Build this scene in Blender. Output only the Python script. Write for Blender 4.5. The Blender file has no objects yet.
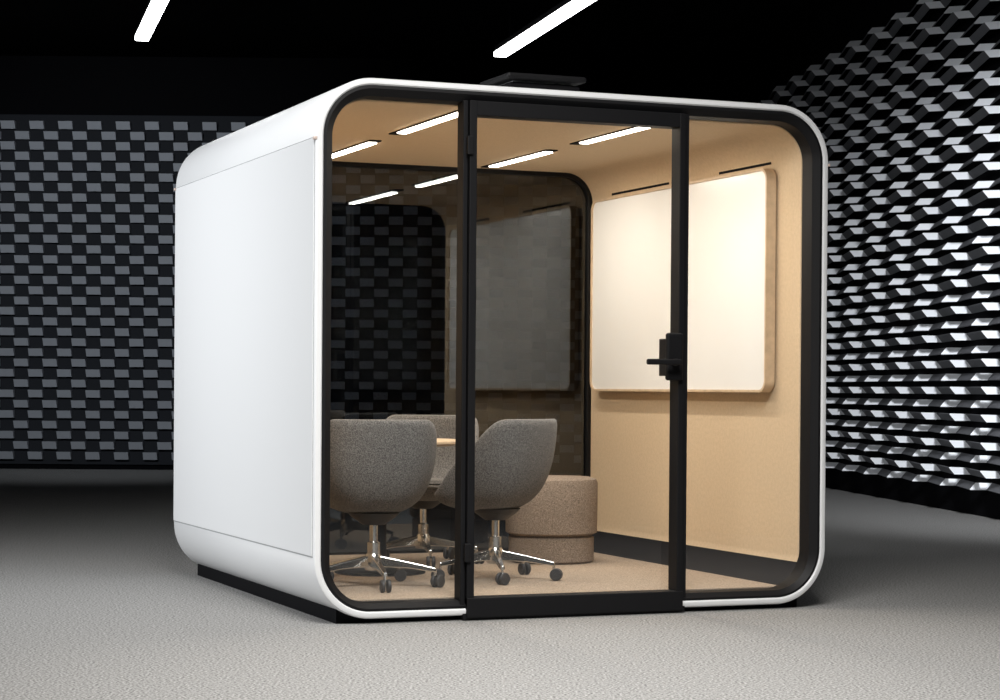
import bpy, bmesh, math, random
from mathutils import Matrix, Vector
random.seed(4)
S=bpy.context.scene
COL=bpy.context.collection
W,D,H=2.435,2.52,2.282

# ---------------------------------------------------------------- materials
def mat(name,col,rough=.5,metal=0,spec=.5,noise=None,bump=0,bscale=200,emit=None,estr=0,sheen=0,bdist=.004,detail=3):
    m=bpy.data.materials.new(name); m.use_nodes=True
    nt=m.node_tree; b=nt.nodes['Principled BSDF']
    b.inputs['Base Color'].default_value=(*col,1); b.inputs['Roughness'].default_value=rough
    b.inputs['Metallic'].default_value=metal; b.inputs['Specular IOR Level'].default_value=spec
    if sheen: b.inputs['Sheen Weight'].default_value=sheen
    if emit: b.inputs['Emission Color'].default_value=(*emit,1); b.inputs['Emission Strength'].default_value=estr
    if noise or bump:
        tc=nt.nodes.new('ShaderNodeTexCoord'); n=nt.nodes.new('ShaderNodeTexNoise')
        n.inputs['Scale'].default_value=bscale; n.inputs['Detail'].default_value=detail
        nt.links.new(tc.outputs['Object'],n.inputs['Vector'])
        if noise:
            cr=nt.nodes.new('ShaderNodeValToRGB')
            cr.color_ramp.elements[0].position=.35; cr.color_ramp.elements[1].position=.65
            cr.color_ramp.elements[0].color=(*[c*(1-noise) for c in col],1)
            cr.color_ramp.elements[1].color=(*[min(1,c*(1+noise)) for c in col],1)
            nt.links.new(n.outputs['Fac'],cr.inputs['Fac']); nt.links.new(cr.outputs['Color'],b.inputs['Base Color'])
        if bump:
            bp=nt.nodes.new('ShaderNodeBump'); bp.inputs['Strength'].default_value=bump; bp.inputs['Distance'].default_value=bdist
            nt.links.new(n.outputs['Fac'],bp.inputs['Height']); nt.links.new(bp.outputs['Normal'],b.inputs['Normal'])
    return m
def glass(name,tint,f0=.08,gc=(1,1,1)):
    m=bpy.data.materials.new(name); m.use_nodes=True; nt=m.node_tree; nt.nodes.clear()
    out=nt.nodes.new('ShaderNodeOutputMaterial'); mx=nt.nodes.new('ShaderNodeMixShader')
    tr=nt.nodes.new('ShaderNodeBsdfTransparent'); gl=nt.nodes.new('ShaderNodeBsdfGlossy')
    tr.inputs['Color'].default_value=(*tint,1); gl.inputs['Roughness'].default_value=0; gl.inputs['Color'].default_value=(*gc,1)
    lw=nt.nodes.new('ShaderNodeLayerWeight'); lw.inputs['Blend'].default_value=.5
    pw=nt.nodes.new('ShaderNodeMath'); pw.operation='POWER'; pw.inputs[1].default_value=5
    ma=nt.nodes.new('ShaderNodeMath'); ma.operation='MULTIPLY_ADD'; ma.inputs[1].default_value=1-f0; ma.inputs[2].default_value=f0
    L=nt.links.new
    L(lw.outputs['Facing'],pw.inputs[0]); L(pw.outputs[0],ma.inputs[0]); L(ma.outputs[0],mx.inputs[0])
    L(tr.outputs[0],mx.inputs[1]); L(gl.outputs[0],mx.inputs[2]); L(mx.outputs[0],out.inputs['Surface'])
    return m
M_white=mat('white_lacquer',(.80,.81,.82),.38,spec=.4)
M_groove=mat('groove_grey',(.38,.39,.40),.6)
M_black=mat('black_powdercoat',(.006,.006,.007),.55,spec=.22)
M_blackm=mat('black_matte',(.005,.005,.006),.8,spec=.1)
M_felt=mat('beige_felt',(.63,.49,.335),.9,noise=.04,bscale=60,spec=.1)
M_base=mat('dark_skirting_felt',(.012,.012,.014),.7,spec=.2)
M_ifloor=mat('beige_carpet',(.36,.29,.225),.95,noise=.35,bscale=190,bump=.4,spec=.1)
M_carpet=mat('grey_carpet',(.250,.247,.241),.95,noise=.6,bscale=105,bump=.08,spec=.1,bdist=.002,detail=8)
M_board=mat('whiteboard_enamel',(.88,.88,.87),.25)
M_wood=mat('pale_oak',(.60,.45,.30),.45,noise=.1,bscale=20)
M_fab=mat('grey_tweed',(.155,.148,.142),.95,noise=.55,bscale=230,bump=.5,spec=.1,sheen=.15)
M_pouf=mat('taupe_tweed',(.245,.195,.155),.95,noise=.45,bscale=220,bump=.5,spec=.1)
M_chrome=mat('polished_aluminium',(.75,.74,.72),.2,metal=1)
M_plastic=mat('caster_plastic',(.03,.03,.033),.5)
M_led=mat('warm_led',(1,1,1),.5,emit=(1,.92,.80),estr=14)
M_tube=mat('cool_led_tube',(1,1,1),.5,emit=(1,1,1),estr=9)
M_panel=mat('acoustic_panel_grey',(.47,.495,.54),.6)
M_backing=mat('acoustic_backing',(.024,.026,.031),.8,spec=.1)
M_panel_lit=mat('acoustic_panel_lit',(.82,.85,.89),.6)  # ribbon faces turned to the light, brightness put into the colour
M_panel_shade=mat('acoustic_panel_shade',(.17,.175,.19),.7,spec=.1)  # return faces of the same ribbon, shade put into the colour
M_wall=mat('dark_wall_paint',(.004,.004,.005),.9,spec=.05)
M_ceil=mat('black_ceiling_paint',(.003,.003,.0035),.9,spec=.05)
M_copper=mat('clip_copper',(.62,.50,.44),.4)
M_glass=glass('clear_glass',(.94,.95,.95),.05)
M_rglass=glass('smoked_glass',(.20,.205,.215),.11,(.86,.93,1))

# ---------------------------------------------------------------- helpers
def empty(name,loc=(0,0,0),rz=0):
    e=bpy.data.objects.new(name,None); COL.objects.link(e); e.location=loc; e.rotation_euler=(0,0,rz); e.empty_display_size=.1
    return e
def obj(name,verts,faces,mats,parent=None,mi=None,smooth=False,bevel=0,bseg=2,solid=0,sub=0,autos=False,recalc=True):
    me=bpy.data.meshes.new(name); me.from_pydata([tuple(v) for v in verts],[],faces)
    if not isinstance(mats,(list,tuple)): mats=[mats]
    for m in mats: me.materials.append(m)
    if mi:
        for p,i in zip(me.polygons,mi): p.material_index=i
    if recalc:
        bm=bmesh.new(); bm.from_mesh(me); bmesh.ops.recalc_face_normals(bm,faces=bm.faces); bm.to_mesh(me); bm.free()
    if smooth or autos:
        for p in me.polygons: p.use_smooth=True
    if autos: me.set_sharp_from_angle(angle=math.radians(35))
    o=bpy.data.objects.new(name,me); COL.objects.link(o)
    if parent: o.parent=parent
    if solid:
        md=o.modifiers.new('solid','SOLIDIFY'); md.thickness=solid; md.offset=0
    if bevel:
        md=o.modifiers.new('bevel','BEVEL'); md.width=bevel; md.segments=bseg; md.limit_method='ANGLE'
    if sub:
        md=o.modifiers.new('sub','SUBSURF'); md.levels=sub; md.render_levels=sub
    return o
def box(name,lo,hi,m,parent=None,bevel=0,bseg=2):
    x0,y0,z0=lo;x1,y1,z1=hi
    v=[(x0,y0,z0),(x1,y0,z0),(x1,y1,z0),(x0,y1,z0),(x0,y0,z1),(x1,y0,z1),(x1,y1,z1),(x0,y1,z1)]
    f=[(0,3,2,1),(4,5,6,7),(0,1,5,4),(1,2,6,5),(2,3,7,6),(3,0,4,7)]
    return obj(name,v,f,m,parent,bevel=bevel,bseg=bseg)
def rr(x0,x1,z0,z1,r,n=14):
    pts=[]
    for cx,cz,a0 in ((x1-r,z0+r,-90),(x1-r,z1-r,0),(x0+r,z1-r,90),(x0+r,z0+r,180)):
        for i in range(n+1):
            a=math.radians(a0+90*i/n); pts.append((cx+r*math.cos(a),cz+r*math.sin(a)))
    return pts
Z0=.022; RAD=.250
def prof(off,n=16,bo=None):
    if bo is None: bo=off if off<.035 else .035+(off-.035)*.7
    return rr(off,W-off,Z0+bo,H-off,max(RAD-off,.03),n)
def loft(name,rings,m,parent,closed=False,mi_fn=None,mats=None,autos=True):
    vs=[];n=len(rings[0][0])
    for pr,y in rings: vs+=[(x,y,z) for x,z in pr]
    fs=[];mi=[]
    K=len(rings)
    for k in range(K if closed else K-1):
        k2=(k+1)%K
        for i in range(n):
            j=(i+1)%n
            fs.append((k*n+i,k*n+j,k2*n+j,k2*n+i))
            mi.append(mi_fn(vs[k*n+i],vs[k*n+j]) if mi_fn else 0)
    return obj(name,vs,fs,mats or m,parent,mi=mi,autos=autos)
def lathe(name,prf,m,parent,loc=(0,0,0),n=40,axis='z'):
    vs=[];fs=[]
    for r,z in prf:
        for i in range(n):
            a=2*math.pi*i/n
            p=(r*math.cos(a),r*math.sin(a),z)
            if axis=='x': p=(z,r*math.cos(a),r*math.sin(a))
            vs.append((p[0]+loc[0],p[1]+loc[1],p[2]+loc[2]))
    for k in range(len(prf)-1):
        for i in range(n):
            j=(i+1)%n; fs.append((k*n+i,k*n+j,(k+1)*n+j,(k+1)*n+i))
    fs.append(tuple(range(n))); fs.append(tuple((len(prf)-1)*n+i for i in range(n)))
    return obj(name,vs,fs,m,parent,autos=True)

# ---------------------------------------------------------------- pod
pod=empty('meeting_pod')
loft('outer_shell',[(prof(.0),D-.012),(prof(.0),.012),(prof(.004),.004),(prof(.012),0),(prof(.024),0),(prof(.030),.006),
     (prof(.030),D-.006),(prof(.026),D),(prof(.012),D),(prof(.004),D-.004)],M_white,pod,closed=True)
loft('frame_front',[(prof(.029),.02),(prof(.032),.004),(prof(.044),.002),(prof(.074),.025),(prof(.078),.07),(prof(.078),.11),(prof(.04),.11)],M_black,pod,closed=True)
loft('frame_rear',[(prof(.029),D-.02),(prof(.032),D-.004),(prof(.044),D-.002),(prof(.104),D-.025),(prof(.108),D-.07),(prof(.108),D-.105),(prof(.104),D-.11),(prof(.04),D-.11)],M_black,pod,closed=True)
lin=.084
def lprof(off): return prof(off,bo=.045)
def lmi(a,b): return 1 if (a[2]+b[2])/2<.205 else 0
loft('felt_lining',[(lprof(.07),.105),(lprof(lin-.003),.106),(lprof(lin),.110),(lprof(lin),D-.10)],None,pod,mats=[M_felt,M_base],mi_fn=lmi)
pr=prof(.075)
obj('glazing_front',[(x,.070,z) for x,z in pr],[tuple(range(len(pr)))],M_glass,pod)
pr=prof(.098)
obj('glazing_rear',[(x,D-.085,z) for x,z in pr],[tuple(range(len(pr)))],M_rglass,pod)
FZ=.092
box('pod_carpet',(.155,.10,.04),(W-.155,D-.09,FZ),M_ifloor,pod)
box('plinth',(.115,.06,0),(W-.115,D-.06,.06),M_blackm,pod)
box('cladding_left',(-.0035,.030,.287),(.004,D-.01,2.023),M_white,pod,bevel=.002)
box('cladding_right',(W-.004,.030,.287),(W+.0035,D-.01,2.023),M_white,pod,bevel=.002)
for zz in (.284,2.0245): box('shadow_joint',(-.0012,.02,zz-.0025),(.004,D-.01,zz+.0025),M_groove,pod)
box('shadow_joint_front',(-.0012,.024,.287),(.004,.031,2.023),M_groove,pod)
for x in (-.010,W-.004):
    box('clip',(x,.004,2.013),(x+.014,.03,2.026),M_copper,pod,bevel=.003)
    box('clip_rear',(x,D-.03,2.013),(x+.014,D,2.026),M_copper,pod,bevel=.003)
def stile(nm,x0,x1,y0,y1): box(nm,(x0,y0,.03),(x1,y1,H-.07),M_black,pod,bevel=.003)
stile('mullion_left',.650,.671,.006,.08)
stile('door_stile_left',.674,.707,-.010,.076)
stile('door_stile_right',1.670,1.699,-.010,.076)
stile('mullion_right',1.702,1.724,.006,.08)
box('door_rail_top',(.68,-.008,2.150),(1.69,.075,H-.070),M_black,pod,bevel=.003)
box('door_rail_bottom',(.674,-.016,.012),(1.699,.076,.098),M_black,pod,bevel=.004)
box('door_threshold',(.660,-.006,.004),(1.712,.10,.03),M_black,pod)
for i,zz in enumerate((1.98,.25)): box('hinge_%d'%(i+1),(.660,-.022,zz),(.688,0,zz+.08),M_black,pod,bevel=.004)
box('handle_plate',(1.602,-.034,1.03),(1.684,-.008,1.240),M_black,pod,bevel=.011,bseg=4)
box('handle_bracket',(1.612,-.015,1.05),(1.676,.07,1.215),M_black,pod,bevel=.004)
lathe('handle_spindle',[(.016,0),(.016,.05)],M_black,pod,n=20).matrix_local=Matrix.Translation((1.635,-.03,1.11))@Matrix.Rotation(math.radians(90),4,'X')
box('handle_lever',(1.480,-.090,1.098),(1.650,-.070,1.124),M_black,pod,bevel=.008,bseg=3)
box('roof_vent_base',(.93,.18,H-.005),(1.27,.50,H+.05),M_blackm,pod,bevel=.01)
box('roof_vent_cover',(.91,.15,H+.060),(1.29,.50,H+.088),M_black,pod,bevel=.012)
box('roof_vent_grille',(.96,.21,H+.05),(1.24,.47,H+.062),M_groove,pod)
zc=H-lin
k=0
for x in (.73,1.67):
    for y,L in ((.19,.84),(1.46,.76)):
        k+=1
        box('light_slot_%d'%k,(x-.030,y-.05,zc-.006),(x+.030,y+L+.10,zc+.01),M_blackm,pod)
        box('light_bar_%d'%k,(x-.022,y,zc-.012),(x+.022,y+L,zc-.002),M_led,pod)
        ld=bpy.data.lights.new('pod_light','AREA'); ld.shape='RECTANGLE'; ld.size=.044; ld.size_y=L; ld.energy=11.8; ld.color=(1,.90,.77)
        lo=bpy.data.objects.new('pod_light_lamp_%d'%k,ld); COL.objects.link(lo); lo.location=(x,y+L/2,zc-.016); lo.parent=pod
wx=W-lin
wb=empty('whiteboard')
def ringx(name,rings,m,parent,cap=None):
    vs=[];n=len(rings[0][0])
    for pr_,x in rings: vs+=[(x,y,z) for y,z in pr_]
    fs=[]
    for k in range(len(rings)-1):
        for i in range(n):
            j=(i+1)%n; fs.append((k*n+i,k*n+j,(k+1)*n+j,(k+1)*n+i))
    if cap: fs.append(tuple((len(rings)-1)*n+i for i in range(n)))
    return obj(name,vs,fs,m,parent,autos=True)
y0,y1,z0,z1=.32,2.30,.980,2.035
def P(o,r=.06): return rr(y0+o,y1-o,z0+o,z1-o,max(r-o,.02),10)
ringx('wood_frame',[(P(.02),wx),(P(0),wx-.01),(P(0),wx-.060),(P(.012),wx-.060),(P(.012),wx-.05),(P(.03),wx-.045)],M_wood,wb)
ringx('board_surface',[(P(.010),wx-.02),(P(.012),wx-.052)],M_board,wb,cap=True)
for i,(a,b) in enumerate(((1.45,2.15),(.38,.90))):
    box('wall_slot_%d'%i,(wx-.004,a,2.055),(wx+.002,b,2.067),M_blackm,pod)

# ---------------------------------------------------------------- furniture
def chair(loc,rz,base_rot=20):
    root=empty('office_chair',(loc[0],loc[1],FZ),rz)
    vs=[];fs=[];NT,NR=48,16
    zb0=.335
    def sm(t): t=max(0,min(1,t)); return t*t*(3-2*t)
    vs.append((0,0,zb0))
    for j in range(1,NR+1):
        t=j/NR
        for i in range(NT):
            a=2*math.pi*i/NT; s,c=math.sin(a),math.cos(a)   # c=1 is the back (+Y)
            e=2/2.7
            px=math.copysign(abs(s)**e,s); py=math.copysign(abs(c)**e,c)
            h=.075+.350*sm((c+.80)/1.5)
            Rx=.252; Ry=.235 if c>0 else .25
            b1=3*(1-t)**2*t;b2=3*(1-t)*t*t;b3=t**3
            r=b1*.66+b2*.99+b3*1.0
            z=b2*.22*h+b3*h+b2*.01
            wd=1+.05*(h/.38)*t
            vs.append((px*r*Rx*wd,py*r*Ry*wd,zb0+z))
    for i in range(NT): fs.append((0,1+i,1+(i+1)%NT))
    for j in range(NR-1):
        for i in range(NT):
            a=1+j*NT+i;b=1+j*NT+(i+1)%NT
            fs.append((a,b,b+NT,a+NT))
    obj('upholstered_shell',vs,fs,M_fab,root,smooth=True,solid=.032,sub=1)
    lathe('seat_cushion',[(.02,.365),(.14,.37),(.18,.395),(.19,.415),(.17,.43),(.02,.435)],M_fab,root,n=32)
    lathe('seat_plate',[(.05,.280),(.10,.315),(.12,.335)],M_plastic,root,n=24)
    lathe('gas_lift',[(.030,.10),(.030,.20),(.019,.205),(.019,.295)],M_chrome,root,n=20)
    lathe('hub',[(.036,.075),(.042,.085),(.042,.13),(.032,.15)],M_chrome,root,n=24)
    for q in range(5):
        a=math.radians(72*q+base_rot); ca,sa=math.cos(a),math.sin(a)
        def w(u,vv,z): return (u*ca-vv*sa,u*sa+vv*ca,z)
        vv=[]
        for u,hw,zt,zb in ((.03,.022,.140,.09),(.16,.017,.115,.085),(.285,.012,.088,.068)):
            vv+=[w(u,-hw,zb),w(u,hw,zb),w(u,hw*.7,zt),w(u,-hw*.7,zt)]
        ff=[(0,1,2,3),(8,9,10,11)]
        for g in (0,4):
            for i in range(4):
                j=(i+1)%4; ff.append((g+i,g+j,g+4+j,g+4+i))
        obj('leg_%d'%(q+1),vv,ff,M_chrome,root,bevel=.004)
        lathe('caster_stem_%d'%(q+1),[(.007,.045),(.007,.075)],M_chrome,root,loc=w(.28,0,0),n=10)
        b=a+.6+q
        for s in (-1,1):
            wl=lathe('caster_wheel_%d'%(q+1),[(.012,-.009),(.026,-.008),(.029,-.004),(.029,.004),(.026,.008),(.012,.009)],M_plastic,root,n=20,axis='x')
            cx,cy,_=w(.292,0,0)
            wl.matrix_local=Matrix.Translation((cx,cy,.029))@Matrix.Rotation(b,4,'Z')@Matrix.Translation((s*.014,0,0))
    return root
chair((.48,.66),math.radians(170))
chair((1.14,.83),math.radians(-145),40)
chair((1.13,1.80),math.radians(-35),5)
tb=empty('round_table',(.74,1.33,FZ))
lathe('table_top',[(.36,.620),(.40,.632),(.40,.642),(.395,.647)],M_wood,tb,n=64)
lathe('table_column',[(.03,.02),(.03,.622)],M_black,tb,n=24)
lathe('table_foot',[(.22,.0),(.22,.012),(.03,.022)],M_black,tb,n=48)
pf=empty('round_pouf',(1.80,1.69,FZ))
lathe('pouf_lower',[(.205,0),(.222,.012),(.222,.13),(.205,.142)],M_pouf,pf,n=56)
lathe('pouf_upper',[(.215,.142),(.238,.155),(.240,.30),(.240,.410),(.232,.430),(.20,.442),(.02,.445)],M_pouf,pf,n=56)

# ---------------------------------------------------------------- room (turned relative to the pod)
rf=Matrix.Translation((-2.61,-8.65,0))@Matrix.Rotation(-.379,4,'Z')   # room axes
def rp(u,v_,z=0): return rf@Vector((u,v_,z))
def place(o): o.matrix_world=rf; return o
YB=25.2
place(box('floor',(-13,-5,-.1),(7,27,0),M_carpet))
place(box('ceiling',(-13,-5,4.9),(7,27,5.0),M_ceil))
place(box('wall_back',(-13,YB+.05,0),(7,YB+.25,4.9),M_wall))
place(box('wall_left',(-12,-5,0),(-11.8,YB,4.9),M_wall))
place(box('wall_rear',(-12,-4,0),(7,-3.8,4.9),M_wall))
ang=math.atan(.098)
def rwall(y): return 5.3-.098*y
obj('wall_right',[rp(rwall(y)+o,y,z) for y in(-5,YB) for o in(.25,.45) for z in(0,4.9)],
    [(0,1,3,2),(4,5,7,6),(0,1,5,4),(2,3,7,6),(0,2,6,4),(1,3,7,5)],M_wall)
def fr(u,d,z):
    y=11.5+u*math.cos(ang); x=rwall(y)+.24-d
    return rp(x,y,z)
# right wall: horizontal folded ribbons, each tooth a short leading face and a long return
vs=[];fs=[];mi=[]
pitch=.76;ph=.108;hh=.054;dp=.115;run=.05
for r in range(39):
    z=.22+r*ph
    for c in range(17):
        s=c*pitch+(pitch/2 if r%2 else 0)
        sk=.045 if r%2 else -.045
        b=len(vs)
        vs+=[fr(s,.03,z),fr(s+run,.03+dp,z),fr(s+run,.03+dp+sk,z+hh),fr(s,.03+sk,z+hh),
             fr(s+pitch,.03,z),fr(s+pitch,.03+sk,z+hh)]
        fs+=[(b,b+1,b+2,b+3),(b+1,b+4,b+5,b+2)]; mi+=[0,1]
o=obj('acoustic_wall_screen',vs,fs,[M_panel_lit,M_panel_shade],mi=mi,solid=.009)
# back wall: staggered blocks on a dark backing
vs=[rp(-10.8,YB+.02,.06),rp(2.8,YB+.02,.06),rp(2.8,YB+.02,4.2),rp(-10.8,YB+.02,4.2)];fs=[(0,1,2,3)];mi=[1]
pitch=.34;ph=.122
for r in range(33):
    z=.12+r*ph
    for c in range(39):
        s=-10.6+c*pitch+(pitch/2 if r%2 else 0)
        if s>2.6: continue
        b=len(vs)
        for yy in (YB,YB-.10):
            for u,zz in ((0,z+.0),(.165,z),(.165,z+.088),(0,z+.088)):
                vs.append(rp(s+u,yy+(.06 if zz==z and yy<YB else 0),zz))
        fs+=[(b+4,b+5,b+6,b+7),(b,b+1,b+5,b+4),(b+1,b+2,b+6,b+5),(b+2,b+3,b+7,b+6),(b+3,b,b+4,b+7)]; mi+=[0]*5
obj('acoustic_wall_screen',vs,fs,[M_panel,M_backing],mi=mi)

def tube(x,y,z,L,ratio):
    e=empty('linear_pendant_light')
    dx,dy=ratio/math.hypot(ratio,1),-1/math.hypot(ratio,1)
    a=math.atan2(dx,-dy)
    e.matrix_world=rf@Matrix.Translation((x,y,z))@Matrix.Rotation(a,4,'Z')
    box('housing',(-.045,-L,.0),(.045,0,.04),M_blackm,e)
    box('diffuser',(-.05,-L,-.04),(.05,0,.0),M_tube,e,bevel=.006)
    for t in (.3,L-.3): box('suspension_wire',(-.002,-t-.002,.04),(.002,-t+.002,4.9-z),M_blackm,e)
tube(-2.62,15.74,3.56,3.0,.245)
tube(.01,16.35,3.56,3.2,.24)

# ---------------------------------------------------------------- lamps
def aim(o,pos,tgt):
    p_=rp(*pos); t_=rp(*tgt); o.location=p_; o.rotation_euler=(t_-p_).to_track_quat('-Z','Y').to_euler()
def area(name,pos,tgt,size,en,col=(1,1,1),spread=180):
    ld=bpy.data.lights.new(name,'AREA'); ld.energy=en; ld.color=col; ld.size=size; ld.spread=math.radians(spread)
    o=bpy.data.objects.new(name,ld); COL.objects.link(o); aim(o,pos,tgt)
def spot(name,pos,tgt,en,ang_,col=(1,1,1),blend=.8,rad=.3):
    ld=bpy.data.lights.new(name,'SPOT'); ld.energy=en; ld.color=col; ld.spot_size=math.radians(ang_); ld.spot_blend=blend; ld.shadow_soft_size=rad
    o=bpy.data.objects.new(name,ld); COL.objects.link(o); aim(o,pos,tgt)
area('added_side_key',(-6,8.8,3.2),(-1.4,10.5,1.4),2.0,101,(.96,.98,1),95)  # unseen key light added to brighten the pod's left side
area('added_overhead_fill',(.2,5.8,4.6),(.2,7.8,0),2.3,225,(1,.98,.95),105)  # unseen soft fill added for the floor and the white rim
spot('wall_spot_right',(3.0,8.5,3.6),(4.0,15.6,1.5),3900,38,(.95,.97,1),blend=1)
spot('wall_spot_back',(-4.4,15,4.7),(-4.5,YB,2.2),1550,50,(.90,.95,1),blend=1)
w=bpy.data.worlds.new('World'); S.world=w; w.use_nodes=True
w.node_tree.nodes['Background'].inputs[0].default_value=(.5,.55,.65,1); w.node_tree.nodes['Background'].inputs[1].default_value=.02

# ---------------------------------------------------------------- camera
yaw,pit,rol=.3846,-.0081,.0072
f_=Vector((math.sin(yaw)*math.cos(pit),math.cos(yaw)*math.cos(pit),math.sin(pit)))
r0=Vector((math.cos(yaw),-math.sin(yaw),0)); u0=r0.cross(f_)
r_=r0*math.cos(rol)+u0*math.sin(rol); u_=-r0*math.sin(rol)+u0*math.cos(rol)
cd=bpy.data.cameras.new('camera'); co=bpy.data.objects.new('camera',cd); COL.objects.link(co)
cd.sensor_width=36; cd.lens=2.0944*36; cd.shift_y=.0562; cd.clip_end=200
co.matrix_world=Matrix(((r_[0],u_[0],-f_[0],-2.5378),(r_[1],u_[1],-f_[1],-8.3045),(r_[2],u_[2],-f_[2],.9861),(0,0,0,1)))
S.camera=co
S.view_settings.view_transform='Standard'
